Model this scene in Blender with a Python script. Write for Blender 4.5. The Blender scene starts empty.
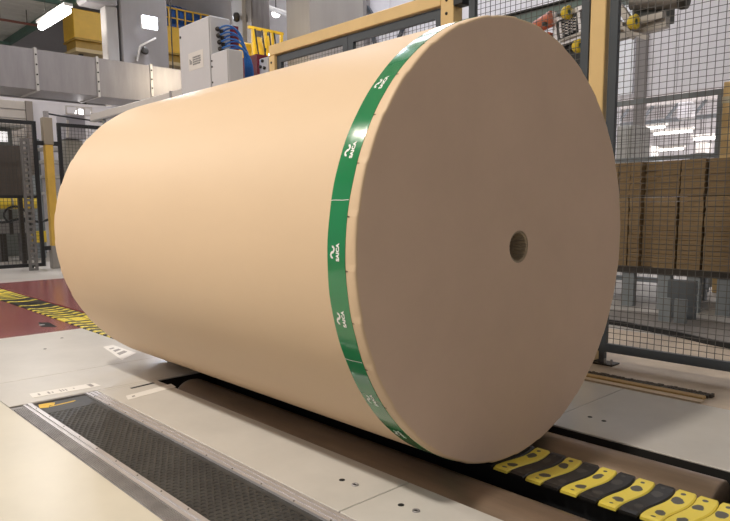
import bpy, math, random
from mathutils import Vector, Matrix
random.seed(7)
PI = math.pi
scn = bpy.context.scene
col = scn.collection

# ------------------------------------------------------------------ camera
CAM = Vector((1.2705, -1.8674, 0.8654))
YAW, PITCH, ROLL, FPX, CY = 2.3935, -0.1314, -0.0094, 665.52, 293.9
fw = Vector((math.cos(PITCH)*math.cos(YAW), math.cos(PITCH)*math.sin(YAW), math.sin(PITCH)))
rt = fw.cross(Vector((0, 0, 1))).normalized()
up = rt.cross(fw)
rt, up = (math.cos(ROLL)*rt + math.sin(ROLL)*up), (-math.sin(ROLL)*rt + math.cos(ROLL)*up)
cd = bpy.data.cameras.new('camera')
cam = bpy.data.objects.new('camera', cd)
col.objects.link(cam)
cd.sensor_fit = 'HORIZONTAL'
cd.sensor_width = 36.0
cd.lens = 36.0*FPX/730.0
cd.shift_y = (CY-260.5)/730.0
cd.clip_start = 0.05
cd.clip_end = 200
cam.matrix_world = Matrix(((rt.x, up.x, -fw.x, CAM.x), (rt.y, up.y, -fw.y, CAM.y), (rt.z, up.z, -fw.z, CAM.z), (0, 0, 0, 1)))
scn.camera = cam


def ray(px, py):
    return fw + rt*((px-365)/FPX) - up*((py-CY)/FPX)


def onz(px, py, z=0.0):
    d = ray(px, py)
    return CAM + d*((z-CAM.z)/d.z)


def ony(px, py, y):
    d = ray(px, py)
    return CAM + d*((y-CAM.y)/d.y)


def onx(px, py, x):
    d = ray(px, py)
    return CAM + d*((x-CAM.x)/d.x)


# ------------------------------------------------------------------ world, exposure, hall lamps and added fill lamps
w = bpy.data.worlds.new('hall_ambient')
scn.world = w
w.use_nodes = True
w.node_tree.nodes['Background'].inputs[0].default_value = (1.0, 0.94, 0.90, 1)
w.node_tree.nodes['Background'].inputs[1].default_value = 0.33
vs = scn.view_settings
vs.view_transform = 'Standard'
vs.look = 'None'
vs.gamma = 1
vs.use_curve_mapping = False
vs.exposure = 0.06
WARM = (1.0, 0.92, 0.80)
NEUT = (1.0, 0.95, 0.90)
COOL = (0.80, 0.86, 1.0)
# position of lamp face, colour, watts, diameter ; their housings are built further down; unseen fill lamps are added
LAMPS = [((-0.75, -3.2, 5.6), WARM, 255, 0.34, 'high bay lamp over the floor beside the near end of the roll'),
         ((-5.2, -3.2, 5.6), WARM, 120, 0.42, 'high bay lamp over the floor beside the far end of the roll'),
         ((-9.7, -3.2, 5.6), NEUT, 150, 0.42, 'unseen fill lamp added over the floor left of the far fence'),  # added as fill, out of view
         ((-5.2, 2.6, 5.6), COOL, 30, 0.42, 'high bay lamp over the tall grey cabinet'),
         ((-3.0, -7.2, 5.6), NEUT, 95, 0.42, 'unseen fill lamp added over the open floor farther out from the roll'),  # added for flatter side light on the roll, out of view
         ((-14.2, 2.6, 5.6), NEUT, 130, 0.42, 'unseen fill lamp added behind the air duct'),  # added as fill for the far hall
         ((-14.2, -3.2, 5.6), NEUT, 150, 0.42, 'unseen fill lamp added in the far left corner of the hall'),  # added as fill for the far hall, out of view
         ((2.6, 5.6, 5.6), NEUT, 25, 0.42, 'unseen lamp added behind the right mesh fence to light the roll end')]  # weak light added to reach the roll's end face
for (lp, lc, lw, ls, lt) in LAMPS:
    ld = bpy.data.lights.new('high_bay_and_fill_light', 'AREA')
    ld.shape = 'DISK'
    ld.size = ls
    ld.energy = lw
    ld.color = lc
    lo = bpy.data.objects.new('high_bay_and_fill_light', ld)
    lo.location = (lp[0], lp[1], lp[2]-0.012)
    col.objects.link(lo)


# ------------------------------------------------------------------ helpers
def tag(o, label=None, cat=None, group=None, kind=None):
    if label: o['label'] = label
    if cat: o['category'] = cat
    if group: o['group'] = group
    if kind: o['kind'] = kind
    return o


def empty(name, loc=(0, 0, 0), label=None, cat=None, group=None):
    o = bpy.data.objects.new(name, None)
    o.location = loc
    o.empty_display_size = 0.1
    col.objects.link(o)
    return tag(o, label, cat, group)


class MB:
    def __init__(s):
        s.v = []; s.f = []; s.sm = []

    def add(s, verts, faces, smooth=False):
        n = len(s.v)
        s.v += [tuple(v) for v in verts]
        s.f += [tuple(i+n for i in f) for f in faces]
        s.sm += [smooth]*len(faces)
        return s

    def box(s, a, b, bev=0.0):
        x0, y0, z0 = (min(a[i], b[i]) for i in range(3))
        x1, y1, z1 = (max(a[i], b[i]) for i in range(3))
        if bev <= 0:
            v = [(x0, y0, z0), (x1, y0, z0), (x1, y1, z0), (x0, y1, z0), (x0, y0, z1), (x1, y0, z1), (x1, y1, z1), (x0, y1, z1)]
            return s.add(v, [(3, 2, 1, 0), (4, 5, 6, 7), (0, 1, 5, 4), (1, 2, 6, 5), (2, 3, 7, 6), (3, 0, 4, 7)])
        b_ = bev
        v = []
        for z, i in ((z0, b_), (z0+b_, 0), (z1-b_, 0), (z1, b_)):
            v += [(x0+i, y0+b_ if i == 0 else y0+i, z), (x0+b_, y0+i, z), (x1-b_, y0+i, z), (x1-i, y0+b_, z),
                  (x1-i, y1-b_, z), (x1-b_, y1-i, z), (x0+b_, y1-i, z), (x0+i, y1-b_, z)]
        f = [tuple(reversed(range(8))), tuple(range(24, 32))]
        for k in range(3):
            for i in range(8):
                j = (i+1) % 8
                f.append((k*8+i, k*8+j, k*8+8+j, k*8+8+i))
        return s.add(v, f)

    def bar(s, p, q, wd, ht=None, upv=(0, 0, 1)):
        """rectangular bar from p to q"""
        ht = ht or wd
        p = Vector(p); q = Vector(q)
        d = (q-p).normalized()
        u = Vector(upv)
        if abs(d.dot(u)) > 0.95: u = Vector((1, 0, 0)) if abs(d.x) < .9 else Vector((0, 1, 0))
        a = d.cross(u).normalized()*wd/2
        b = a.cross(d).normalized()*ht/2
        v = [p-a-b, p+a-b, p+a+b, p-a+b, q-a-b, q+a-b, q+a+b, q-a+b]
        return s.add(v, [(3, 2, 1, 0), (4, 5, 6, 7), (0, 1, 5, 4), (1, 2, 6, 5), (2, 3, 7, 6), (3, 0, 4, 7)])

    def tube(s, pts, r, n=10, caps=True, smooth=True):
        pts = [Vector(p) for p in pts]
        rs = r if isinstance(r, (list, tuple)) else [r]*len(pts)
        rings = []
        prev = None
        for i, p in enumerate(pts):
            d = (pts[min(i+1, len(pts)-1)]-pts[max(i-1, 0)])
            d = d.normalized() if d.length > 1e-9 else Vector((0, 0, 1))
            if prev is None:
                u = Vector((0, 0, 1)) if abs(d.z) < .9 else Vector((1, 0, 0))
            else:
                u = prev
            a = (u-d*u.dot(d)).normalized()
            prev = a
            b = d.cross(a)
            rings.append([p+a*(rs[i]*math.cos(2*PI*k/n))+b*(rs[i]*math.sin(2*PI*k/n)) for k in range(n)])
        v = [q for rg in rings for q in rg]
        f = []
        for i in range(len(pts)-1):
            for k in range(n):
                j = (k+1) % n
                f.append((i*n+k, i*n+j, i*n+n+j, i*n+n+k))
        s.add(v, f, smooth)
        if caps:
            s.add(rings[0], [tuple(reversed(range(n)))])
            s.add(rings[-1], [tuple(range(n))])
        return s

    def lathe(s, prof, c=(0, 0, 0), axis='z', n=24, smooth=True, closed=False):
        """prof: list of (r, h)"""
        v = []
        for (r, h) in prof:
            for k in range(n):
                a = 2*PI*k/n
                x, y = r*math.cos(a), r*math.sin(a)
                if axis == 'z': q = (c[0]+x, c[1]+y, c[2]+h)
                elif axis == 'x': q = (c[0]+h, c[1]+x, c[2]+y)
                else: q = (c[0]+y, c[1]+h, c[2]+x)
                v.append(q)
        f = []
        m = len(prof)
        for i in range(m if closed else m-1):
            i2 = (i+1) % m
            for k in range(n):
                j = (k+1) % n
                f.append((i*n+k, i*n+j, i2*n+j, i2*n+k))
        return s.add(v, f, smooth)

    def prism(s, outline, z0, z1):
        """outline in xy, counter-clockwise"""
        n = len(outline)
        v = [(x, y, z0) for x, y in outline]+[(x, y, z1) for x, y in outline]
        f = [tuple(reversed(range(n))), tuple(range(n, 2*n))]
        for i in range(n):
            j = (i+1) % n
            f.append((i, j, n+j, n+i))
        return s.add(v, f)

    def mesh(s, name, m=None):
        me = bpy.data.meshes.new(name)
        me.from_pydata(s.v, [], s.f)
        me.polygons.foreach_set('use_smooth', s.sm)
        if m: me.materials.append(m)
        me.update()
        return me

    def build(s, name, m=None, parent=None, loc=None):
        """vertices are in world space; keep them there even under a parent"""
        base = Vector(parent_origin(parent))
        lo = Vector(loc) if loc is not None else base
        s.v = [tuple(Vector(v)-lo) for v in s.v]
        o = bpy.data.objects.new(name, s.mesh(name, m))
        col.objects.link(o)
        o.location = lo-base
        if parent: o.parent = parent
        return o


def parent_origin(p):
    q = Vector((0, 0, 0))
    while p is not None:
        q += Vector(p.location)
        p = p.parent
    return q


def copy_tree(o, parent=None):
    c = o.copy()
    col.objects.link(c)
    c.parent = parent
    for ch in list(o.children):
        copy_tree(ch, c)
    return c


MATS = {}


def mat(name, c, rough=0.5, metal=0.0, var=0.0, vscale=6.0, bump=0.0, bscale=60.0, c2=None, stretch=(1, 1, 1), coat=0.0, spec=None, emis=None):
    if name in MATS: return MATS[name]
    m = bpy.data.materials.new(name)
    m.use_nodes = True
    nt = m.node_tree
    b = nt.nodes['Principled BSDF']
    b.inputs['Base Color'].default_value = (*c, 1)
    b.inputs['Roughness'].default_value = rough
    b.inputs['Metallic'].default_value = metal
    if coat: b.inputs['Coat Weight'].default_value = coat
    if spec is not None: b.inputs['Specular IOR Level'].default_value = spec
    if emis:
        b.inputs['Emission Color'].default_value = (*emis[:3], 1)
        b.inputs['Emission Strength'].default_value = emis[3]
    if var or c2 or bump:
        tc = nt.nodes.new('ShaderNodeTexCoord')
        mp = nt.nodes.new('ShaderNodeMapping')
        mp.inputs['Scale'].default_value = stretch
        nt.links.new(tc.outputs['Object'], mp.inputs[0])
    if var or c2:
        n = nt.nodes.new('ShaderNodeTexNoise')
        n.inputs['Scale'].default_value = vscale
        n.inputs['Detail'].default_value = 6
        n.inputs['Roughness'].default_value = .65
        nt.links.new(mp.outputs[0], n.inputs['Vector'])
        r = nt.nodes.new('ShaderNodeValToRGB')
        r.color_ramp.elements[0].position = .3
        r.color_ramp.elements[1].position = .7
        d = c2 or tuple(max(0, x*(1-var)) for x in c)
        r.color_ramp.elements[0].color = (*d, 1)
        r.color_ramp.elements[1].color = (*[min(1, x*(1+var*.5)) for x in c], 1)
        nt.links.new(n.outputs['Fac'], r.inputs[0])
        nt.links.new(r.outputs[0], b.inputs['Base Color'])
    if bump:
        n2 = nt.nodes.new('ShaderNodeTexNoise')
        n2.inputs['Scale'].default_value = bscale
        n2.inputs['Detail'].default_value = 4
        nt.links.new(mp.outputs[0], n2.inputs['Vector'])
        bp = nt.nodes.new('ShaderNodeBump')
        bp.inputs['Strength'].default_value = bump
        bp.inputs['Distance'].default_value = .01
        nt.links.new(n2.outputs['Fac'], bp.inputs['Height'])
        nt.links.new(bp.outputs[0], b.inputs['Normal'])
    MATS[name] = m
    return m


KRAFT = mat('kraft_paper', (.70, .520, .350), .52, var=.035, vscale=2.2, bump=.03, bscale=9, stretch=(.4, 1, 1), spec=.35)
KRAFT_END = mat('kraft_paper_end', (.69, .515, .405), .75, var=.06, vscale=2.5, bump=.05, bscale=5, spec=.2)
CORE = mat('cardboard_core', (.40, .32, .23), .8, var=.2, vscale=30)
GREEN = mat('green_film', (.002, .205, .065), .15, var=.08, vscale=5, bump=.06, bscale=14, coat=.6)
WHITE_INK = mat('white_ink', (.85, .86, .84), .4)
DARK = mat('dark_recess', (.012, .011, .010), .8)
PLATE = mat('painted_floor_plate', (.57, .545, .51), .32, var=.10, vscale=3.0, bump=.05, bscale=7)
CREAM = mat('cream_floor_coating', (.645, .605, .515), .32, var=.07, vscale=2.5, bump=.05, bscale=6)
RED = mat('oxide_red_floor_coating', (.29, .095, .10), .20, var=.18, vscale=1.5, bump=.04, bscale=4)
GREYFLOOR = mat('grey_concrete_floor', (.52, .49, .46), .35, var=.15, vscale=1.5)
SAND = mat('dusty_concrete_floor', (.56, .46, .36), .5, var=.18, vscale=5, bump=.1, bscale=40)
PITM = mat('pit_concrete', (.10, .09, .08), .8, var=.3)
BLACKM = mat('black_paint', (.014, .015, .017), .45)
ANTHR = mat('anthracite_frame_paint', (.055, .065, .078), .45, var=.1)
YPOST = mat('yellow_post_paint', (.74, .52, .235), .42, var=.08, vscale=4)
YCRANE = mat('yellow_crane_paint', (.78, .46, .035), .45, var=.10, vscale=3)
YDARK = mat('ochre_flange_paint', (.42, .25, .03), .5, var=.1)
WIRE = mat('wire', (.11, .105, .10), .45, metal=.3)
WIREB = mat('black_wire', (.05, .05, .05), .5)
ALU = mat('aluminium_profile', (.66, .64, .66), .34, metal=.6, var=.08, vscale=8, stretch=(1, 8, 8))
ALUD = mat('aluminium_worn', (.36, .345, .35), .45, metal=.4, var=.3, vscale=9)
GALV = mat('galvanised_sheet', (.37, .35, .36), .40, metal=.55, var=.16, vscale=2.0, stretch=(1, 3, .5))
STEEL = mat('brown_steel_roller', (.27, .195, .14), .34, metal=.5, var=.25, vscale=5, stretch=(.4, 3, 3))
STEELD = mat('dark_steel', (.06, .055, .05), .45, metal=.7)
RUBBER = mat('black_rubber', (.050, .049, .047), .5, var=.4, vscale=8, c2=(.030, .029, .029), bump=.1, bscale=80)
CONC = mat('concrete_column', (.33, .305, .285), .85, var=.12, vscale=1.2, stretch=(2, 2, .25), bump=.1, bscale=8)
CONCD = mat('concrete_dark', (.27, .25, .245), .85, var=.12, vscale=1.0, stretch=(2, 2, .3), bump=.1, bscale=8)
WALLW = mat('white_wall_panel', (.78, .76, .80), .7, var=.06, vscale=1.5)
WALLG = mat('grey_wall', (.44, .42, .425), .8, var=.10, vscale=.8)
CEILM = mat('ceiling_sheet', (.72, .71, .65), .7, var=.08)
GREENB = mat('green_steel', (.11, .20, .16), .5, var=.15)
TEAL = mat('teal_beam_paint', (.19, .27, .25), .5, var=.1)
CAB = mat('light_grey_enclosure', (.66, .66, .685), .45, var=.04, vscale=3)
CABS = mat('light_grey_enclosure_edge', (.45, .45, .46), .5)
BLUEH = mat('blue_hose', (.025, .15, .50), .3)
BLUEM = mat('blue_motor_paint', (.03, .12, .40), .4, var=.1)
WINE = mat('wine_red_paint', (.20, .012, .030), .4, var=.1)
ORANGE = mat('orange_paint', (.55, .14, .06), .45, var=.15)
YCUP = mat('yellow_suction_cup', (.75, .55, .03), .4)
CARD = mat('corrugated_cardboard', (.27, .185, .095), .85, var=.22, vscale=10, stretch=(.3, .3, 8), bump=.4, bscale=25)
WOOD = mat('yellowish_timber', (.50, .33, .13), .6, var=.25, vscale=8, stretch=(.5, 6, 6))
PLASTER = mat('beige_shutter', (.62, .57, .52), .6, var=.05)
BLUEGREY = mat('blue_grey_steel', (.24, .27, .29), .5, var=.12)
BROWNGREY = mat('brown_grey_panel', (.085, .070, .060), .7, var=.12)
LABEL = mat('white_label', (.80, .77, .73), .45, var=.05)
INK = mat('label_ink', (.33, .31, .30), .6)
TUBE = mat('lit_tube', (1, 1, 1), .4, emis=(1, .97, .95, 9))
TUBEF = mat('far_lit_tube', (1, 1, 1), .4, emis=(1, .96, .90, 5))
FLOOD = mat('lit_floodlight', (1, 1, 1), .4, emis=(.82, .86, 1, 12))
HIBAY = mat('lit_lamp_lens', (1, 1, 1), .4, emis=(1, .93, .85, 14))
WHITEP = mat('white_pipe_paint', (.68, .65, .62), .4)
YTAPE = mat('yellow_floor_paint', (.75, .47, .03), .5, var=.15, vscale=20)


def slat_mat(name, base, worn, amt):
    """coat with two worn ovals and a bolt spot, in the slat's own coordinates"""
    m = bpy.data.materials.new(name)
    m.use_nodes = True
    nt = m.node_tree
    L = nt.links
    b = nt.nodes['Principled BSDF']
    b.inputs['Roughness'].default_value = .42
    tc = nt.nodes.new('ShaderNodeTexCoord')
    oi = nt.nodes.new('ShaderNodeObjectInfo')
    nz = nt.nodes.new('ShaderNodeTexNoise')
    nz.noise_dimensions = '4D'
    nz.inputs['Scale'].default_value = 26
    nz.inputs['Detail'].default_value = 3
    mul = nt.nodes.new('ShaderNodeMath'); mul.operation = 'MULTIPLY'; mul.inputs[1].default_value = 40
    L.new(oi.outputs['Random'], mul.inputs[0])
    L.new(mul.outputs[0], nz.inputs['W'])
    L.new(tc.outputs['Object'], nz.inputs['Vector'])
    masks = []
    for (cy, rx, ry) in ((-.058, .019, .023), (.055, .020, .026), (-.104, .008, .007), (.102, .009, .008)):
        mp = nt.nodes.new('ShaderNodeMapping')
        mp.vector_type = 'POINT'
        mp.inputs['Location'].default_value = (0, -cy/ry, 0)
        mp.inputs['Scale'].default_value = (1/rx, 1/ry, 0)
        L.new(tc.outputs['Object'], mp.inputs[0])
        ln = nt.nodes.new('ShaderNodeVectorMath'); ln.operation = 'LENGTH'
        L.new(mp.outputs[0], ln.inputs[0])
        masks.append(ln.outputs['Value'])
    cur = masks[0]
    for q in masks[1:]:
        mn = nt.nodes.new('ShaderNodeMath'); mn.operation = 'MINIMUM'
        L.new(cur, mn.inputs[0]); L.new(q, mn.inputs[1])
        cur = mn.outputs[0]
    ad = nt.nodes.new('ShaderNodeMath'); ad.operation = 'MULTIPLY_ADD'
    L.new(nz.outputs['Fac'], ad.inputs[0]); ad.inputs[1].default_value = 1.7; L.new(cur, ad.inputs[2])
    rp = nt.nodes.new('ShaderNodeValToRGB')
    rp.color_ramp.elements[0].position = amt
    rp.color_ramp.elements[1].position = min(1, amt+.05)
    rp.color_ramp.elements[0].color = (*worn, 1)
    rp.color_ramp.elements[1].color = (*base, 1)
    dv = nt.nodes.new('ShaderNodeMath'); dv.operation = 'MULTIPLY'; dv.inputs[1].default_value = .5
    L.new(ad.outputs[0], dv.inputs[0])
    L.new(dv.outputs[0], rp.inputs[0])
    L.new(rp.outputs[0], b.inputs['Base Color'])
    return m


SLAT_Y = slat_mat('worn_yellow_slat', (.84, .68, .095), (.10, .092, .075), .80)
SLAT_K = slat_mat('worn_black_slat', (.015, .014, .014), (.055, .05, .045), .74)

# ------------------------------------------------------------------ floor (plates are its pieces)
floor = MB().box((-27, -9, -.55), (9, 24, -.35)).build('floor', PITM)
tag(floor, kind='structure')
CH0, CH1 = -.405, .405       # trough edges
SL0, SL1 = -.125, .175       # chain slot edges beyond the trough
XT = -1.86                   # where the trough begins
XM = -1.890                  # where the belt pit begins


def slab(name, m, x0, x1, y0, y1, g=.0015, bev=.002, z0=-.35):
    if name == 'floor_plate':        # thin coated plate on a dark pit wall
        MB().box((x0+g, y0+g, -.35), (x1-g, y1-g, -.0075)).build('pit_wall', DARK, floor)
        z0 = -.007
    return MB().box((x0+g, y0+g, z0), (x1-g, y1-g, 0), bev).build(name, m, floor)


slab('floor_coating', CREAM, -3.65, 9, -9, -1.085)
slab('floor_coating', RED, -7.4, -3.65, -9, SL0)
slab('floor_coating', RED, -7.4, -3.65, SL1, 2.5)
slab('floor_slab', GREYFLOOR, -27, -7.4, -9, SL0)
slab('floor_slab', GREYFLOOR, -27, -7.4, SL1, 2.5)
slab('floor_slab', GREYFLOOR, -27, 9, 2.5, 24)
p1 = slab('floor_plate', PLATE, -3.65, -2.36, -1.085, SL0)
p2 = slab('floor_plate', PLATE, -2.36, XM, -1.085, SL0)
slab('floor_plate', PLATE, XM, XT, -.70, SL0)
slab('floor_plate', PLATE, -3.65, XT, SL1, 1.1)
p3 = slab('floor_plate', PLATE, XT, -.107, -.70, CH0)
p4 = slab('floor_plate', PLATE, -.107, 9, -.70, CH0)
p5 = slab('floor_plate', PLATE, XT, -.14, CH1, 1.1)
p6 = slab('floor_plate', PLATE, -.14, 9, CH1, 1.1)
slab('floor_slab', SAND, -3.65, 9, 1.1, 2.5)
for pl, (px, py), ring in ((p3, (342, 480), 0), (p3, (355, 485), 1), (p4, (401, 505), 0), (p4, (416, 511), 1), (p5, (590, 417), 0), (p6, (604, 421), 0),
                           (p1, (45, 349), 0), (p1, (62, 338), 0)):
    c = onz(px, py)
    if ring:
        MB().lathe([(.006, .0004), (.006, .003), (.011, .003), (.012, .0004)], c, n=16).build('bolt_ring', ALUD, pl)
        MB().lathe([(.0, .0008), (.0055, .0008), (.0058, .0002)], c, n=12).build('bolt_hole', DARK, pl)
    else:
        MB().lathe([(0, .0012), (.009, .0012), (.010, .0002)], c, n=14).build('bolt_hole', DARK, pl)

# threshold: timber batten, bristle strip and raised kerb along the fence side
t = empty('timber_batten', (-1.2, 1.15, 0), 'yellowish timber batten lying along the plate edge in front of the black bristle strip', 'batten')
MB().box((-2.6, 1.105, 0), (.205, 1.150, .008), .002).build('board', mat('pale_timber', (.60, .47, .33), .6, var=.2, vscale=9, stretch=(.5, 6, 6)), t)
MB().box((-2.6, 1.1505, 0), (.195, 1.195, .016), .003).build('board', WOOD, t)
t = empty('bristle_strip', (-1.2, 1.24, 0), 'dark bristle strip behind the timber batten below the mesh fence', 'brush strip')
MB().box((-2.6, 1.203, 0), (.20, 1.215, .014), .002).build('holder', STEELD, t)
mb = MB()
xx = -1.6
while xx < .20:
    wv = random.uniform(.008, .016)
    mb.box((xx, 1.216+random.uniform(0, .004), 0), (xx+wv, 1.25+random.uniform(0, .008), .012+random.uniform(0, .004)))
    xx += wv+random.uniform(.001, .004)
tag(mb.build('bristles', mat('brown_black_bristle', (.085, .066, .05), .9), t), kind='stuff')

# ------------------------------------------------------------------ paper roll
R, ZC, L = .725, .7265, 2.265
roll = empty('paper_roll', (-L/2, 0, 0), 'giant kraft paper roll lying on its side with a green printed band', 'paper roll')
NF = 32                                     # folded flaps around each end
A0 = math.radians(171.1)


def rim(th):
    """flaps overlap: radius falls a little along each flap, then steps"""
    u = ((th-A0)/(2*PI)*NF) % 1.0
    return -.0035*u


def ring_pts(x, r, n, saw):
    out = []
    for k in range(n):
        th = 2*PI*k/n + A0
        rr = r + (rim(th+1e-4)*saw)
        out.append((x, rr*math.cos(th), ZC+rr*math.sin(th)))
    return out


n = NF*8
body = MB()
xs = [-L+.028, -L+.2, -1.6, -1.1, -.6, -.3, -.115, -.03]
rings = [ring_pts(x, R-(.0006 if x > -.05 else 0), n, 0) for x in xs]
for i in range(len(xs)-1):
    body.add(rings[i]+rings[i+1], [(k, (k+1) % n, n+(k+1) % n, n+k) for k in range(n)], True)
body.build('wrapper', KRAFT, roll)


def end(sgn):
    x0 = 0 if sgn > 0 else -L
    prof = [(-.034, 0, .0), (-.030, 0, .15), (-.016, 0, .6), (-.008, -.0006, 1), (-.0035, -.002, 1), (-.001, -.0045, 1), (.0, -.009, 1)]
    rg = [ring_pts(x0+sgn*a, R+b, n, c_) for a, b, c_ in prof]
    m1 = MB()
    for i in range(len(rg)-1):
        f = [(k, (k+1) % n, n+(k+1) % n, n+k) for k in range(n)]
        if sgn < 0: f = [tuple(reversed(q)) for q in f]
        m1.add(rg[i]+rg[i+1], f, False)
    m1.build('folded_rim', KRAFT, roll)
    m2 = MB()
    rad = [R-.009, R-.03, .60, .45, .30, .15, .070, .0535]
    rg = [[(x0+sgn*(0 if j == 0 else .0004), (.009 if j >= 6 else 0)+(r_+(rim(2*PI*k/n+A0+1e-4) if j == 0 else 0))*math.cos(2*PI*k/n+A0), ZC+(r_+(rim(2*PI*k/n+A0+1e-4) if j == 0 else 0))*math.sin(2*PI*k/n+A0)) for k in range(n)] for j, r_ in enumerate(rad)]
    for i in range(len(rg)-1):
        f = [(k, (k+1) % n, n+(k+1) % n, n+k) for k in range(n)]
        if sgn < 0: f = [tuple(reversed(q)) for q in f]
        m2.add(rg[i]+rg[i+1], f, True)
    m2.build('end_cover', KRAFT_END, roll)


end(1)
end(-1)
core = MB()
nn = 96
def tooth(k): return .0450 if (k//2) % 2 == 0 else .0485
for x0, x1 in ((0, -L),):
    a = [(x0-.001, .0535*math.cos(2*PI*k/nn)+.009, ZC+.0535*math.sin(2*PI*k/nn)) for k in range(nn)]
    b = [(x0-.003, tooth(k)*math.cos(2*PI*k/nn)+.009, ZC+tooth(k)*math.sin(2*PI*k/nn)) for k in range(nn)]
    c_ = [(x0-.05, tooth(k)*math.cos(2*PI*k/nn)+.009, ZC+tooth(k)*math.sin(2*PI*k/nn)) for k in range(nn)]
    d_ = [(x0-.052, .0450*math.cos(2*PI*k/nn)+.009, ZC+.0450*math.sin(2*PI*k/nn)) for k in range(nn)]
    e_ = [(x1+.001, .0450*math.cos(2*PI*k/nn)+.009, ZC+.0450*math.sin(2*PI*k/nn)) for k in range(nn)]
    g_ = [(x1+.001, .0535*math.cos(2*PI*k/nn)+.009, ZC+.0535*math.sin(2*PI*k/nn)) for k in range(nn)]
    for p_, q_ in ((a, b), (b, c_), (c_, d_), (d_, e_), (e_, g_)):
        core.add(p_+q_, [(k, (k+1) % nn, nn+(k+1) % nn, nn+k) for k in range(nn)])
core.build('core_tube', CORE, roll)
# green band
SX0, SX1 = -.107, -.034
RB = R+.0012
mb = MB()
nb = 180


def wob(k, s): return .0009*math.sin(k*.37+s)+.0006*math.sin(k*1.1+s*2)


for k in range(nb):
    pass
pr = []
for (x, r_) in ((SX0, R-.0004), (SX0, RB), (SX0+.02, RB+.0002), (SX0+.05, RB+.0001), (SX1, RB), (SX1, R-.002)):
    pr.append([(x+(wob(k % nb, 1) if x == SX0 else wob(k % nb, 3) if x == SX1 else 0), r_*math.cos(2*PI*k/nb), ZC+r_*math.sin(2*PI*k/nb)) for k in range(nb)])
for i in range(len(pr)-1):
    mb.add(pr[i]+pr[i+1], [(k, (k+1) % nb, nb+(k+1) % nb, nb+k) for k in range(nb)], i not in (0, len(pr)-2))
band = mb.build('green_band', GREEN, roll)
tag(band, 'glossy green printed film band')


def on_band(u, v, th0, x0, lift=.0008):
    th = th0 - u/RB
    r_ = RB+lift
    return (x0-v, r_*math.cos(th), ZC+r_*math.sin(th))


# wordmark mesh
fc = bpy.data.curves.new('wordmark_curve', 'FONT')
fc.body = 'SAICA'
fc.size = .0160
fc.align_x = 'CENTER'
fc.align_y = 'CENTER'
fc.space_character = 1.08
fc.offset = .0010
fo = bpy.data.objects.new('wordmark_tmp', fc)
col.objects.link(fo)
bpy.context.view_layer.update()
tm = bpy.data.meshes.new_from_object(fo.evaluated_get(bpy.context.evaluated_depsgraph_get()))
WV = [tuple(v.co) for v in tm.vertices]
WF = [tuple(p.vertices) for p in tm.polygons]
bpy.data.objects.remove(fo)
bpy.data.curves.remove(fc)
bpy.data.meshes.remove(tm)
# swirl emblem: two opposed hooks drawn as thick strokes
emb = []
for sg in (1, -1):
    pts = []
    for i in range(13):
        a = math.radians(200-i*20)
        pts.append((sg*(-.0074+.0074*math.cos(a)), sg*(.0002+.0062*math.sin(a))))
    emb.append(pts)
for deg in (139.5, 156.8, 178.6, 193, 214.5, 228, 250, 264, 285, 300, 320, 335, 355, 12, 32, 48):
    th0 = math.radians(deg)
    mb = MB()
    mb.add([on_band(x, y, th0, -.0635) for x, y, z in WV], WF)
    mb.build('wordmark', WHITE_INK, band)
    mb = MB()
    for pts in emb:
        for i in range(len(pts)-1):
            (x0, y0), (x1, y1) = pts[i], pts[i+1]
            dx, dy = x1-x0, y1-y0
            l_ = math.hypot(dx, dy)
            nx, ny = -dy/l_*.0030, dx/l_*.0030
            mb.add([on_band(a_, b_, th0, -.0845) for a_, b_ in ((x0+nx, y0+ny), (x0-nx, y0-ny), (x1-nx, y1-ny), (x1+nx, y1+ny))], [(0, 1, 2, 3)])
    mb.build('emblem', WHITE_INK, band)
for deg in (167.7, 203.1, 238.5, 274, 309, 345, 20, 55, 90.5, 132.3 - 0):
    th0 = math.radians(deg)
    mb = MB()
    pts = [(SX0+.001+i*(SX1-SX0-.002)/8, random.uniform(-.0006, .0006)) for i in range(9)]
    for i in range(8):
        (x0, s0), (x1, s1) = pts[i], pts[i+1]
        mb.add([on_band(s0-.0008, -x0, th0, 0), on_band(s0+.0008, -x0, th0, 0), on_band(s1+.0008, -x1, th0, 0), on_band(s1-.0008, -x1, th0, 0)], [(0, 1, 2, 3)])
    if deg < 160: continue
    mb.build('print_line', WHITE_INK, band)
# little torn slits between the flaps, next to the band
for k in range(NF):
    th = A0+2*PI*k/NF
    j = random.uniform(.7, 1.2)
    r_ = R+.0009
    def q(x, dth, rr=r_): return (x, rr*math.cos(th+dth), ZC+rr*math.sin(th+dth))
    MB().add([q(-.035, .004*j), q(-.035, -.003*j), q(-.024, .0005*j), q(-.024, .002*j)], [(0, 1, 2, 3)]).build('slit', mat('torn_slit', (.06, .04, .025), .9), roll)

# ------------------------------------------------------------------ slat chain conveyor
chain = empty('slat_chain_conveyor', (0, .025, -.35), 'worn yellow and black slat chain running along the floor under the paper roll', 'conveyor chain')
MB().box((XT+.01, -.07, -.35), (6.0, .12, -.024)).build('chain_bed', BLACKM, chain)
MB().box((-12.9, -.11, -.349), (XT-.02, .16, -.024)).build('chain_bed', BLACKM, chain)


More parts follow.
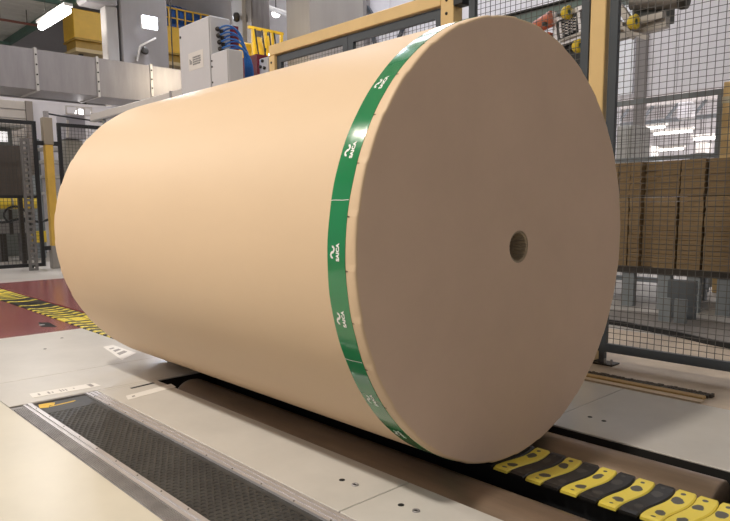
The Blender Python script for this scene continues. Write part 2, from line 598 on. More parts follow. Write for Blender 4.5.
def slat_mesh(m):
    mb = MB()
    ny = 14
    hw, hl, th = .0300, .130, .009
    rows = []
    for i in range(ny+1):
        y = -hl+2*hl*i/ny
        s = .0075*math.sin(PI*y/hl)
        cut = .003 if i in (0, ny) else 0
        dish = .010*(y/hl)**2 - .0105
        z = dish - (.004 if i in (0, ny) else 0)
        rows.append([(s-hw+cut, y, z-th), (s-hw+cut, y, z-.004), (s-hw+.004+cut, y, z), (s+hw-.004-cut, y, z), (s+hw-cut, y, z-.004), (s+hw-cut, y, z-th)])
    for i in range(ny):
        for k in range(5):
            mb.add([rows[i][k], rows[i][k+1], rows[i+1][k+1], rows[i+1][k]], [(3, 2, 1, 0)], False)
        mb.add([rows[i][0], rows[i][5], rows[i+1][5], rows[i+1][0]], [(0, 1, 2, 3)])
    for i in (0, ny):
        mb.add(rows[i], [tuple(range(6)) if i == 0 else tuple(reversed(range(6)))])
    return mb.mesh('slat', m)


SMY, SMK = slat_mesh(SLAT_Y), slat_mesh(SLAT_K)
# observed order of colours at the near end: ... Y K Y K Y K Y K Y Y Y ...
PITCH_S = .0625
k = 0
x = .0225-PITCH_S*166
while x < 1.4:
    idx = round((x-.0225)/PITCH_S)
    if idx <= 8: yel = idx % 2 == 0
    else: yel = idx in (9, 10, 13, 15, 17, 19)
    if idx < -60 and random.random() < .12: yel = not yel
    o = bpy.data.objects.new('slat', SMY if yel else SMK)
    col.objects.link(o)
    o.parent = chain
    o.location = (x, 0, .35+.0105 + (0 if -2.4 < x < .05 else random.uniform(-.0015, .0008)) - .0105)
    x += PITCH_S
    k += 1

# rollers in the trough
for (yc, x0, x1, lab) in ((-.272, -1.74, 2.6, 'long brown steel roller in the trough on the belt side of the slat chain'),
                          (.287, -1.74, .575, 'brown steel roller in the trough between slat chain and fence side plates'),
                          (.287, .70, 2.6, 'brown steel roller following the gap at the right picture edge')):
    rl = empty('trough_roller', ((x0+x1)/2, yc, -.35), lab, 'roller', 'steel rollers in the trough')
    rr = .112
    zc = .004-rr
    MB().lathe([(.03, x0-.002), (rr-.006, x0), (rr, x0+.006), (rr, x1-.006), (rr-.006, x1), (.03, x1+.002)], (0, yc, zc), 'x', 64).build('drum', STEEL, rl)
    MB().tube([(x0-.06, yc, zc), (x1+.035, yc, zc)], .022, 16).build('shaft', STEELD, rl)
    MB().lathe([(rr-.02, x0-.012), (rr-.004, x0-.012), (rr-.004, x0-.002), (rr-.02, x0-.002)], (0, yc, zc), 'x', 40, closed=True).build('end_ring', ALUD, rl)
    for xb in (x0-.05, x1+.012):
        MB().box((xb, yc-.045, -.35), (xb+.02, yc+.045, zc+.035)).build('bearing_block', STEELD, rl)

# ------------------------------------------------------------------ belt conveyor let into the floor
belt = empty('belt_conveyor', (-.4, -.88, -.35), 'black dimpled rubber belt in an aluminium frame let into the floor', 'belt conveyor')
XB1 = 2.6
MB().box((XM+.004, -1.08, -.35), (XB1, -.703, -.03)).build('bed', STEELD, belt)
hp = .0235
BY0, BY1 = -.995, -.757
ZB = -.008
smooth_end = -1.70
mb = MB()
mb.box((XM+.012, BY0, -.03), (smooth_end, BY1, ZB))
sx = hp*1.5/math.sqrt(3)*1.08
i = 0
x = smooth_end+.012
rad = hp/math.sqrt(3)
while x < 1.2:
    yy = BY0+rad+(hp/2 if i % 2 else 0)
    while yy < BY1-rad*.6:
        outer = [(x+rad*1.04*math.cos(PI/3*q_), yy+rad*1.0*math.sin(PI/3*q_)) for q_ in range(6)]
        sc = .68
        inner = [(x+rad*sc*math.cos(PI/3*q_), yy+rad*sc*math.sin(PI/3*q_)) for q_ in range(6)]
        inn2 = [(x+rad*sc*.8*math.cos(PI/3*q_), yy+rad*sc*.8*math.sin(PI/3*q_)) for q_ in range(6)]
        v = [(a, b, ZB) for a, b in outer]+[(a, b, ZB) for a, b in inner]+[(a, b, ZB-.0026) for a, b in inn2]
        f = []
        for q_ in range(6):
            j = (q_+1) % 6
            f += [(q_, j, 6+j, 6+q_), (6+q_, 6+j, 12+j, 12+q_)]
        f.append(tuple(range(12, 18)))
        mb.add(v, f)
        yy += hp
    x += sx
    i += 1
mb.box((smooth_end, BY0, -.03), (1.2, BY1, ZB-.0045))
mb.box((smooth_end, BY0, -.02), (1.2, BY0+.010, ZB+.0003)).box((smooth_end, BY1-.020, -.02), (1.2, BY1, ZB+.0003))
mb.build('belt', RUBBER, belt)
# yellow paint mark on the smooth end
mb = MB()
o1 = [(-1.862, -.972), (-1.80, -.985), (-1.785, -.952), (-1.815, -.94), (-1.800, -.925), (-1.845, -.905), (-1.860, -.93)]
mb.prism(o1, ZB, ZB+.0008)
mb.prism([(-1.800, -.945), (-1.790, -.945), (-1.800, -.84), (-1.812, -.825), (-1.816, -.83)], ZB, ZB+.0008)
mb.build('paint_mark', YTAPE, belt)
# frames: stepped, grooved aluminium profiles
for nm, ys in (('edge_profile', ((-.757, -.745, .001), (-.745, -.737, -.004), (-.737, -.722, .000), (-.722, -.716, -.004), (-.716, -.703, -.0005))),
               ('edge_profile', ((-1.012, -.995, .001), (-1.020, -1.012, -.005), (-1.030, -1.020, -.001)))):
    mb = MB()
    for (a, b, z) in ys:
        mb.box((XM+.006, a, -.03), (XB1, b, z))
    mb.build(nm, ALU, belt)
mb = MB()
mb.box((XM+.006, -1.082, -.03), (XB1, -1.031, -.006))
for k in range(7):
    yy = -1.079+k*.0066
    mb.box((XM+.05, yy, -.006), (XB1, yy+.0038, -.001))
mb.build('ribbed_edge_strip', ALUD, belt)
mb = MB()
mb.box((XM+.004, -1.03, -.02), (XM+.012, -.71, -.002))
mb.build('end_strip', ALUD, belt)
for k in range(14):
    xq = -1.78+k*.17
    for yq in (-.7515, -1.0035):
        MB().lathe([(0, .003), (.0022, .0026), (.0032, .001)], (xq, yq, 0), n=8).build('screw', STEELD, belt)


# ------------------------------------------------------------------ floor labels
def floor_label(pix, label, marks, inkrows=1):
    """a white tape lying flat; corners given as floor points"""
    c = [onz(*q_) for q_ in pix]
    o = empty('floor_label', (c[0].x, c[0].y, 0), label, 'label')
    MB().add([(q_.x, q_.y, .0002) for q_ in c]+[(q_.x, q_.y, .0012) for q_ in c],
             [(3, 2, 1, 0), (4, 5, 6, 7), (0, 1, 5, 4), (1, 2, 6, 5), (2, 3, 7, 6), (3, 0, 4, 7)]).build('tape', LABEL, o)
    mb = MB()
    for (u0, u1, v0, v1) in marks:
        pts = []
        for (u, v) in ((u0, v0), (u1, v0), (u1, v1), (u0, v1)):
            a = c[0].lerp(c[1], u); b = c[3].lerp(c[2], u)
            q_ = a.lerp(b, v)
            pts.append((q_.x, q_.y, .0015))
        mb.add(pts, [(0, 1, 2, 3)])
    mb.build('print', INK, o)
    return o


floor_label([(33, 398), (29, 394), (94, 383), (101, 386)], 'long white tape with dark smudged marks lying beyond the belt end', [
    (.3, .7, .10, .13), (.25, .75, .24, .27), (.3, .6, .30, .32), (.25, .75, .42, .44), (.3, .7, .46, .48), (.25, .7, .50, .52), (.4, .6, .62, .64), (.15, .85, .86, .91), (.3, .9, .90, .93)])
floor_label([(122, 360), (103, 347), (113, 345), (136, 353)], 'white tape with small faint print beside the far end of the paper roll', [
    (.25, .4, .2, .8), (.5, .62, .25, .75), (.72, .8, .2, .6)])
floor_label([(128, 400), (126, 396), (171, 384), (176, 387)], 'pale plain tape strip pointing at the trough corner', [(.3, .6, .1, .16)])
t = empty('floor_slot', (-1.82, -.5, 0), 'narrow black slot cut in the floor plate near the trough corner', 'slot')
a, b = onz(131, 388.5), onz(154, 383)
MB().bar((a.x, a.y, .0006), (b.x, b.y, .0006), .014, .0012).build('opening', DARK, t)
MB().bar((a.x-.012, a.y, .0004), (b.x-.012, b.y, .0004), .006, .0010).build('rim', ALUD, t)
t = empty('floor_socket', (-3.93, -.28, 0), 'small rectangular black floor socket opening in the red floor', 'socket')
c = [onz(*q_) for q_ in ((41, 327), (38, 322.5), (49, 322.5), (57, 327))]
cc = sum((q_ for q_ in c), Vector())/4
MB().add([(q_.x, q_.y, .0008) for q_ in c], [(0, 1, 2, 3), ]).build('opening', DARK, t)
MB().lathe([(0, .004), (.02, .004), (.022, .001)], (cc.x, cc.y-.03, .0008), n=10).build('plug', ALUD, t)


# ------------------------------------------------------------------ mesh fences
def fence_panel(fence, p0, p1, z0, z1, fr=.045, fd=.03, wx=.038, wz=.030, wr=.0013, m=None, wm=None, mids=(), feet=()):
    """framed mesh panel between plan points p0, p1: a part of the fence; mesh, mid rails and feet are its pieces"""
    m = m or ANTHR
    p0 = Vector((p0[0], p0[1], 0)); p1 = Vector((p1[0], p1[1], 0))
    d = (p1-p0).normalized()
    ln = (p1-p0).length
    Z = Vector((0, 0, 1))
    nrm = d.cross(Z)
    mb = MB()
    for a in (p0+d*fr/2, p1-d*fr/2):
        mb.bar(a+Z*z0, a+Z*z1, fr, fd, upv=nrm)
    for z in (z0+fr/2, z1-fr/2):
        mb.bar(p0+d*fr+Z*z, p1-d*fr+Z*z, fd, fr)
    o = mb.build('panel_frame', m, fence)
    for z in mids:
        MB().bar(p0+d*fr+Z*z, p1-d*fr+Z*z, fd, fr*.8).build('mid_rail', m, o)
    mb = MB()
    nx = int((ln-2*fr)/wx)
    for i in range(1, nx+1):
        a = p0+d*(fr+(ln-2*fr)*i/(nx+1))
        mb.bar(a+Z*(z0+fr*.5), a+Z*(z1-fr*.5), wr*2, wr*2)
    nz = int((z1-z0-2*fr)/wz)
    for i in range(1, nz+1):
        z = z0+fr+(z1-z0-2*fr)*i/(nz+1)
        mb.bar(p0+d*fr*.5+Z*z+nrm*wr*2, p1-d*fr*.5+Z*z+nrm*wr*2, wr*2, wr*2)
    tag(mb.build('wire_mesh', wm or WIRE, o), kind='stuff')
    for u in feet:
        q_ = p0.lerp(p1, u)
        MB().bar(q_, q_+Z*z0, .03, .03, upv=nrm).build('foot', m, o)
    return o


YF = 1.51
fen = empty('mesh_fence', (-.2, YF, 0), 'tall anthracite mesh fence with a pale yellow post right of the roll', 'fence')
fp = fence_panel(fen, (-.485, YF), (1.0, YF), .068, 2.75, wx=.037, wz=.0305, feet=(.016, .984))
for xq in (-.462, .97):
    MB().box((xq-.036, YF-.05, .0), (xq+.08, YF+.04, .008)).build('foot_plate', STEELD, fp)
    for dx in (.03, .065):
        MB().lathe([(.007, .008), (.007, .03), (.004, .034), (0, .034)], (xq+dx, YF-.025, 0), n=8).build('anchor_bolt', ALUD, fp)
po = MB().box((-.585, YF-.03, 0), (-.500, YF+.055, 2.75), .004).build('post', YPOST, fen)
tag(po, 'pale yellow square post')
MB().box((-.60, YF-.04, 0), (-.4995, YF+.066, .012)).build('base_plate', STEELD, po)
fence_panel(fen, (-1.40, YF), (-.60, YF), .068, 2.75, wx=.037, wz=.0305, feet=(.03, .97))
# yellow portal with two short mesh panels under its beam
o = empty('yellow_portal_frame', (-2.5, YF, 0), 'pale yellow portal with dark mesh panels whose beam shows above the roll', 'portal frame')
MB().box((-3.475, YF-.04, 0), (-3.40, YF+.05, 2.105), .004).build('post', YPOST, o)
MB().box((-1.605, YF-.04, 0), (-1.50, YF+.05, 2.75), .004).build('post', YPOST, o)
MB().box((-3.475, YF-.04, 2.108), (-1.607, YF+.05, 2.19), .004).build('beam', YPOST, o)
for xq, zq in ((-1.555, 2.05), (-1.555, 1.965), (-1.555, 2.13), (-3.44, 2.05), (-3.44, 1.97)):
    MB().lathe([(0, -.007), (.008, -.006), (.010, 0)], (xq, YF-.04, zq), 'y', 8).build('bolt', STEELD, o)
MB().box((-1.497, YF-.05, 2.08), (-1.42, YF+.03, 2.30), .006).build('lock_housing', BLACKM, o)
fence_panel(o, (-3.395, YF), (-2.515, YF), .75, 2.10, wx=.037, wz=.0305, fr=.055)
fence_panel(o, (-2.51, YF), (-1.61, YF), .75, 2.10, wx=.037, wz=.0305, fr=.055)

# left fence
XFN = -9.0
fen = empty('far_mesh_fence', (XFN, 1.46, 0), 'black mesh fence with a yellow post beyond the red floor at the left', 'fence')
for ya, yb in ((-2.26, -.50), (-.45, 1.31), (1.60, 3.35)):
    fence_panel(fen, (XFN, ya), (XFN, yb), .04, 2.10, fr=.05, fd=.04, wx=.05, wz=.05, wr=.0022, m=BLACKM, wm=WIREB, mids=(1.04,), feet=(.1, .9))
po = MB().box((XFN-.05, 1.405, .33), (XFN+.05, 1.515, 1.78), .006).build('post', mat('ochre_post_paint', (.62, .39, .07), .45, var=.1), fen)
tag(po, 'yellow post with grey sleeves')
MB().box((XFN-.065, 1.39, 0), (XFN+.065, 1.53, .33), .006).build('foot_sleeve', mat('grey_sleeve', (.25, .23, .21), .6), po)
MB().box((XFN-.06, 1.395, 1.78), (XFN+.06, 1.525, 2.16), .006).build('head_sleeve', mat('tan_sleeve', (.30, .26, .20), .6), po)
MB().box((XFN-.03, 1.43, 2.16), (XFN+.03, 1.49, 2.25)).build('cap', ALUD, po)
for zq in (.30, 1.80):
    for yy in ((1.305, 1.395), (1.525, 1.605)):
        MB().box((XFN-.03, yy[0], zq-.03), (XFN+.03, yy[1], zq+.03)).build('clamp', BLACKM, po)
MB().tube([(XFN, 1.49+1.6*i/12, 2.22-.10*(i/12)**.8) for i in range(13)], .012, 6).build('cable', BLACKM, fen)
# slotted upright in front of the fence
c = onz(34, 270.5)
o = empty('slotted_upright', (c.x, c.y, 0), 'dark grey perforated upright standing before the far fence', 'upright')
mb = MB()
xu, yu = c.x, c.y
for dy in (-.042, .042):
    mb.box((xu-.02, yu+dy-.017, 0), (xu+.02, yu+dy+.017, 1.84))
zz = 0.0
while zz < 1.80:
    mb.box((xu-.02, yu-.025, zz), (xu+.02, yu+.025, zz+.035))
    zz += .075
mb.build('slotted_channel', mat('grey_steel_upright', (.15, .145, .14), .5, metal=.3), o)
# machine pieces behind the left fence
XP = -9.6
def box_px(name, m, X, px0, py0, px1, py1, depth, parent, bev=.0, zmin=None):
    a = onx(px0, py0, X); b = onx(px1, py1, X)
    z0, z1 = min(a.z, b.z), max(a.z, b.z)
    if zmin is not None: z0 = zmin
    return MB().box((X-depth, a.y, z0), (X, b.y, z1), bev).build(name, m, parent)


o = empty('guard_board', (XP, .6, 0), 'large brown grey board on legs behind the left fence', 'board')
b0 = box_px('board', BROWNGREY, XP, -40, 143, 27, 196, .05, o)
for px in (-30, 20):
    c = onx(px, 196, XP)
    MB().box((XP-.05, c.y-.03, 0), (XP, c.y+.03, c.z)).build('leg', STEELD, o)
XQ = -10.6
o = empty('far_machine', (XQ, 1, 0), 'low dark machine with a yellow guard roller behind the left fence', 'machine')
zt = onx(10, 213, XQ).z
box_px('body', mat('grey_machine_paint', (.22, .21, .205), .5, var=.3, vscale=6), XQ-.1, -40, 221, 30, 233, .8, o)
for px in (-25, 3, 24):
    c = onx(px, 233, XQ-.3)
    MB().box((XQ-.5, c.y-.05, 0), (XQ-.3, c.y+.05, c.z+.05)).build('foot', STEELD, o)
a, b = onx(-30, 203, XQ), onx(36, 203, XQ)
ymat = mat('lemon_guard', (.85, .62, .05), .4)
MB().tube([(XQ, a.y, a.z), (XQ, b.y, a.z)], .10, 20).build('guard_roller', ymat, o)
for px in (-18, 11, 30):
    c = onx(px, 203, XQ)
    MB().lathe([(.06, -.012), (.108, -.012), (.108, .012), (.06, .012)], (XQ, c.y, a.z), 'y', 20, closed=True).build('collar', mat('grey_collar', (.3, .3, .25), .5), o)
    MB().box((XQ-.16, c.y-.025, zt-.35), (XQ-.08, c.y+.025, a.z-.02)).build('bracket', STEELD, o)
c = onx(17, 214, XQ+.2)
MB().tube([(XQ+.12, c.y+.17*math.cos(q_*.36), c.z-.02+.14*math.sin(q_*.36)) for q_ in range(-3, 13)], .018, 8).build('hose', BLACKM, o)
c = onx(-5, 214, XQ+.2)
MB().tube([(XQ+.12, c.y+q_*.11, zt-.12-.03*math.sin(q_*1.3)) for q_ in range(0, 9)], .022, 8).build('hose', BLACKM, o)
# partition, shutter and cabinet past the left fence
tag(MB().box((-13.2, -8.8, 0), (-13.0, 8.8, 3.0)).build('wall_left_partition', WALLW), kind='structure')
d2 = empty('door_1', (-12.95, 1.3, 0)); tag(d2, kind='structure')
ya, yb = onx(-30, 110, -12.98).y, onx(25, 110, -12.98).y
for i in range(15):
    MB().box((-12.99, ya, .4+i*.17), (-12.955, yb, .4+i*.17+.155), .004).build('shutter_slat', PLASTER, d2)
MB().box((-12.99, yb+.005, 0), (-12.93, yb+.13, 2.95)).build('door_frame', mat('taupe_frame', (.33, .29, .26), .6), d2)
MB().box((-12.99, ya, 0), (-12.96, yb, .395)).build('door_frame', mat('taupe_frame', (.33, .29, .26), .6), d2)
o = empty('window_cabinet', (-12.3, 1.6, 0), 'dark cabinet with a lit pale window behind the left fence board', 'cabinet')
box_px('body', mat('dark_green_grey', (.12, .13, .12), .5), -12.2, -20, 127, 17, 200, .3, o, zmin=0)
box_px('top_shelf', mat('grey_shelf', (.30, .29, .26), .5), -12.1, -20, 122, 24, 128, .5, o)
box_px('screen', mat('lit_window', (.8, .8, .8), .4, emis=(1, .97, .95, .75)), -12.19, -20, 130, 8, 142, .008, o)
o = empty('wire_basket_cabinet', (-11.2, 2.7, 0), 'grey lilac cabinet with a white wire basket on top past the far fence', 'cabinet')
box_px('body', mat('lilac_grey', (.42, .41, .46), .5), -11.2, 66, 114, 86, 139, .5, o)
c1, c2 = onx(66, 139, -11.2), onx(86, 139, -11.2)
MB().box((-11.6, c1.y+.03, 0), (-11.3, c2.y-.03, c1.z)).build('stand', mat('grey_shelf', (.3, .29, .26)), o)
mb = MB()
for (px, py) in ((66, 106), (77, 107), (84, 107), (91, 107)):
    c = onx(px, py, -11.18)
    mb.bar((c.x, c.y, onx(px, 115, -11.18).z), c, .025, .025)
a, b = onx(66, 106, -11.18), onx(91, 107.5, -11.18)
mb.bar(a, (b.x, b.y, a.z), .022, .022)
a, b = onx(66, 113.6, -11.18), onx(91, 114, -11.18)
mb.bar(a, (b.x, b.y, a.z), .022, .022)
mb.build('wire_basket', WHITEP, o)
mb = MB()
a, b = onx(67.5, 120, -11.17), onx(67.5, 138, -11.17)
mb.bar(b, a, .04, .02)
mb.build('edge_strip', WHITEP, o)
c = onx(80, 114, -11.45)
MB().lathe([(0, .09), (.06, .07), (.09, 0), (.06, -.07), (0, -.09)], c, 'z', 16).build('lamp_bulb', mat('lit_bulb', (1, 1, 1), .4, emis=(1, .97, .95, 5)), o)
MB().tube([(c.x-.05, c.y, c.z), (c.x-.05, c.y, c.z-.3)], .02, 8).build('lamp_arm', BLACKM, o)
o = empty('storage_shelf', (-12.2, 3.3, 0), 'grey shelf with horizontal boards seen through the fence beside the roll', 'shelf')
for py in (150, 163, 178, 195):
    a, b = onx(44, py, -12.2), onx(100, py, -12.2)
    MB().box((-12.6, a.y, a.z), (-12.2, b.y, a.z+.06)).build('board', mat('pale_board', (.50, .48, .47), .6), o)
a, b = onx(44, 150, -12.2), onx(100, 150, -12.2)
for yy in (a.y, b.y-.05):
    MB().box((-12.62, yy, 0), (-12.605, yy+.05, 2.2)).build('upright', BLUEGREY, o)
    MB().box((-12.195, yy, 0), (-12.18, yy+.05, 2.2)).build('upright', BLUEGREY, o)
for px, m_, zk in ((36, 'blue_pillar', 1), ):
    o = empty('pillar_guard', (-11.3, 1.9, 0), 'grey pillar with a yellow band low down beyond the fence post', 'pillar')
    a, b = onx(35, 210, -11.3), onx(43, 210, -11.3)
    MB().box((-11.5, a.y, 0), (-11.3, b.y, 1.45)).build('shaft', BLUEGREY, o)
    MB().box((-11.52, a.y-.02, .28), (-11.28, b.y+.02, .48)).build('yellow_band', ymat, o)
# ------------------------------------------------------------------ duct
XD = -10.0
o = empty('air_duct', (XD-.4, 2, 2.7), 'long galvanised sheet metal duct hanging across the upper left', 'duct')
ycuts = [-3.2, -1.1] + [onx(px, 70, XD).y for px in (36.5, 97.5, 151)] + [4.75]
zb, zt = onx(0, 86, XD).z, onx(0, 44, XD).z
for i in range(len(ycuts)-1):
    MB().box((XD-.8, ycuts[i]+.004, zb), (XD, ycuts[i+1]-.004, zt), .006).build('duct_section', GALV, o)
    if i:
        MB().box((XD-.81, ycuts[i]-.02, zb-.015), (XD+.018, ycuts[i]+.02, zt+.02)).build('flange', mat('pale_flange', (.62, .60, .58), .4, metal=.5), o)
        for k in range(4):
            MB().lathe([(.014, 0), (.014, .008), (.0, .010)], (XD+.018, ycuts[i], zb+.08+k*.15), 'x', 8).build('bolt', STEELD, o)
for yy in (-2.2, 1.0, 4.2):
    MB().tube([(XD-.4, yy, zt), (XD-.4, yy, 6.55)], .012, 8).build('hanger_rod', STEELD, o)

# ------------------------------------------------------------------ hall shell
tag(MB().box((-27, -9, 0), (-26.7, 11, 9)).build('wall_left', WALLG), kind='structure')
YW = 10.0
wall = MB().box((-26.7, YW, 0), (-5.6, YW+.3, 9)).box((-5.6, YW, 2.72), (9, YW+.3, 9)).build('wall_back', WALLW)
tag(wall, kind='structure')
# vertical cladding sheets on the visible stretch of the back wall
xx = -11.5
while xx < 1.5:
    x1 = xx+.98
    z0 = 2.74 if xx > -5.61 else .02
    MB().box((xx+.006, YW-.02, z0), (x1-.006, YW, 5.9), .003).build('cladding_panel', WALLW, wall)
    xx = x1
for px in (638,):
    c = ony(px, 80, YW-.2)
    MB().box((c.x-.12, YW-.08, 0), (c.x+.08, YW-.022, 9)).build('pilaster', CONCD, wall)
    c = ony(624, 80, YW-.1)
    MB().box((c.x-.2, YW-.06, 2.8), (c.x+.14, YW-.022, 9)).build('cladding_panel', mat('bright_panel', (.85, .86, .90), .6), wall)
ADDED_GLOW = mat('added_glow_glazing', (.9, .9, .9), .3, emis=(.92, .93, 1.0, 2.6))  # glowing panes added out of view for the white reflection on the band
wn = empty('added_rooflight_1', (-8, 7.7, 8.8)); tag(wn, kind='structure')  # added rooflight, unseen, mirrored in the green band
for i in range(6):
    x0 = -13.2+i*1.75
    MB().box((x0, 5.9, 8.82), (x0+1.65, 9.7, 8.86)).build('pane', ADDED_GLOW, wn)
    MB().box((x0+1.65, 5.9, 8.80), (x0+1.75, 9.7, 8.88)).build('glazing_bar', ALUD, wn)
wn = empty('added_rooflight_3', (-6, 4.5, 6.5)); tag(wn, kind='structure')  # added lower rooflight, unseen, widens the band's white reflection
for i in range(3):
    x0 = -8.2+i*1.45
    MB().box((x0, 3.8, 6.535), (x0+1.40, 5.15, 6.56)).build('pane', ADDED_GLOW, wn)
    MB().box((x0+1.40, 3.8, 6.52), (x0+1.45, 5.15, 6.60)).build('glazing_bar', ALUD, wn)
wn = empty('added_clerestory_2', (-8, 9.95, 7)); tag(wn, kind='structure')  # added upper wall glazing, unseen, glows for the same reflection
for i in range(6):
    x0 = -13.2+i*1.75
    MB().box((x0, 9.93, 6.3), (x0+1.65, 9.97, 8.5)).build('pane', ADDED_GLOW, wn)
    MB().box((x0+1.65, 9.90, 6.3), (x0+1.75, 9.98, 8.5)).build('glazing_bar', ALUD, wn)
ceil = MB().box((-26.7, -9, 6.6), (9, 5.3, 6.75)).box((-26.7, 5.3, 6.6), (9, 5.45, 9.0)).box((-26.7, 5.45, 8.9), (9, 10.0, 9.0)).build('ceiling', CEILM)
tag(ceil, kind='structure')
x = -26.5
while x < -14:
    MB().box((x, -3, 6.545), (x+.42, 5.2, 6.6), .015).build('roof_sheet', CEILM, ceil)
    x += .46
for yy in (5.25, 1.5, -2.5):
    MB().box((-26.6, yy-.06, 6.33), (8, yy+.06, 6.54)).build('purlin', GREENB, ceil)
for xx in (-23.5, -17.8):
    MB().box((xx-.08, -8, 6.25), (xx+.08, 5.18, 6.33)).build('crossbeam', GREENB, ceil)
a = onx(-20, 16, -20); b = onx(38, 22.5, -20)
o = empty('sprinkler_pipe', (-20, 4, a.z), 'thin reddish pipe running under the roof at the upper left corner', 'pipe')
MB().tube([(-20, a.y-1, a.z), (-20, b.y, a.z)], .035, 10).build('pipe', mat('rust_red_pipe', (.28, .11, .08), .5), o)
for yy in (a.y+.5, b.y-.3):
    MB().tube([(-20, yy, a.z), (-20, yy, 6.56)], .012, 6).build('hanger', STEELD, o)
# back room beyond the opening
tag(MB().box((-16, 21.5, 0), (9, 21.8, 6)).build('wall_rear', WALLW), kind='structure')
tag(MB().box((-16, 10.3, 5.2), (9, 21.5, 5.35)).build('ceiling_rear', CEILM), kind='structure')
tag(MB().box((-16.2, 10.3, 0), (-16, 21.8, 5.2)).build('wall_rear_left', WALLW), kind='structure')

# tube lamps
def tube_lamp(a, b, label, group=None, r=.05, m=TUBE, hang=None, hw=.09):
    a = Vector(a); b = Vector(b)
    c = (a+b)/2
    o = empty('tube_lamp', c, label, 'lamp', group)
    d = (b-a).normalized()
    MB().tube([a, b], r, 12).build('tube', m, o)
    MB().bar(a-d*.05+Vector((0, 0, r+.035)), b+d*.05+Vector((0, 0, r+.035)), hw*2, .06).build('housing', WHITEP, o)
    if hang:
        for q_ in (a.lerp(b, .2), a.lerp(b, .8)):
            MB().tube([q_+Vector((0, 0, r+.06)), (q_.x, q_.y, hang)], .008, 6).build('hanger', STEELD, o)
    return o


a, b = onz(41, 27, 5.0), onz(68, 10.5, 5.0)
ym = (a.y+b.y)/2
for u in (.25, .75):
    ld = bpy.data.lights.new('tube_light', 'POINT'); ld.energy = 14; ld.color = (1, .96, .92); ld.shadow_soft_size = .15
    lo = bpy.data.objects.new('tube_light', ld); lo.location = (a.x*(1-u)+b.x*u, ym+.2, 4.9); col.objects.link(lo)
tube_lamp((a.x, ym, 5.0), (b.x, ym, 5.0), 'glowing tube lamp under the roof at the upper left', r=.075, hang=6.55)
gl = 'glowing tube lamps in the room beyond the right fence'
for (p0, p1, lab) in (((638, 129), (665, 127), 'lit tube lamp in the back room nearest the grey pilaster, highest'),
                      ((654, 134), (692, 131), 'lit tube lamp in the back room in the middle'),
                      ((694, 139), (728, 137), 'lit tube lamp in the back room beside the small yellow post'),
                      ((659, 150), (683, 149), 'lowest faint lit tube lamp in the back room')):
    yq = {638: 17, 654: 16, 694: 15, 659: 19}[p0[0]]
    a = ony(p0[0], p0[1], yq); b = ony(p1[0], p1[1], yq)
    zz = (a.z+b.z)/2
    tube_lamp((a.x, yq, zz), (b.x, yq, zz), lab, gl, r=.032, m=TUBEF, hang=5.2)
for (xq, yq, lt) in ((-4, 13, 'unseen tube lamp added in the back room nearest the wall opening'), (0, 14, 'unseen tube lamp added at the right side of the back room'), (-3, 18.5, 'unseen tube lamp added deep in the back room')):  # unseen lamps added to light the back room
    ld = bpy.data.lights.new('added_room_light', 'AREA'); ld.size = 1.2; ld.size_y = .2; ld.shape = 'RECTANGLE'; ld.energy = 340; ld.color = (1, .95, .95)
    lo = bpy.data.objects.new('added_room_light', ld); lo.location = (xq, yq, 5.05); col.objects.link(lo)
    tube_lamp((xq-.6, yq, 5.08), (xq+.6, yq, 5.08), lt, 'added unseen lamps of the back room', r=.03, m=TUBEF, hang=5.2)
# high bay housings, also for the added fill lamps
for i, (lp, lc, lw, ls, lt) in enumerate(LAMPS):
    zc_ = 6.54 if lp[1] < 5.3 else 8.9
    o = empty('high_bay_and_fill_lamp', lp, lt, 'lamp', 'high bay lamps of the hall')
    MB().lathe([(0, .005), (ls/2, .005), (ls/2+.02, .0), (ls/2+.02, .03), (.14, .22), (.10, .38), (0, .38)], lp, 'z', 24).build('housing', ALUD, o)
    MB().tube([(lp[0], lp[1], lp[2]+.38), (lp[0], lp[1], zc_)], .01, 6).build('cord', BLACKM, o)

# ------------------------------------------------------------------ columns, crane and floodlight
o = empty('concrete_pillar', (-14.4, 5.4, 0), 'broad grey concrete pillar carrying the lit floodlight', 'pillar')
MB().box((-14.8, onx(121, 30, -14).y, 0), (-14.0, onx(168, 30, -14).y, 8.9), .03).build('shaft', CONCD, o)
o = empty('concrete_pillar', (-14.4, 4.6, 0), 'slim pale pillar left of the floodlight pillar', 'pillar')
y0, y1 = onx(107, 40, -14).y, onx(119, 40, -14).y
MB().box((-14.3, y0, 0), (-14.0, y1, 5.35), .02).build('shaft', CONC, o)
MB().box((-14.5, y0-.45, 5.35), (-13.95, y1, 5.75), .05).build('capital', CONCD, o)
c = onx(150, 22.5, -13.75)
o = empty('floodlight', (-14, c.y, c.z), 'square lit floodlight glowing bluish white on the concrete pillar', 'lamp')
MB().box((-13.82, c.y-.20, c.z-.15), (-13.76, c.y+.20, c.z+.15), .02).build('housing', WHITEP, o)
MB().box((-13.76, c.y-.18, c.z-.135), (-13.745, c.y+.18, c.z+.135), .01).build('lens', FLOOD, o)
MB().box((-14.0, c.y-.06, c.z-.06), (-13.82, c.y+.06, c.z+.06)).build('arm', STEELD, o)
ld = bpy.data.lights.new('floodlight_light', 'AREA'); ld.size = .3; ld.energy = 220; ld.color = (.8, .86, 1)
lo = bpy.data.objects.new('floodlight_light', ld); col.objects.link(lo)
lo.location = (-13.73, c.y, c.z)
lo.rotation_euler = Vector((1, -.45, -.45)).to_track_quat('-Z', 'Y').to_euler()
o = empty('wall_bracket', (-14, 5.3, 4.5), 'thin pale bracket arm with a small dark horn below the floodlight', 'bracket')
a, b, c = onx(137, 61, -13.98), onx(140, 46, -13.9), onx(156, 38, -13.7)
MB().bar(a, b, .035, .035).build('upright', WHITEP, o)
MB().bar(b, c, .035, .035).build('arm', WHITEP, o)
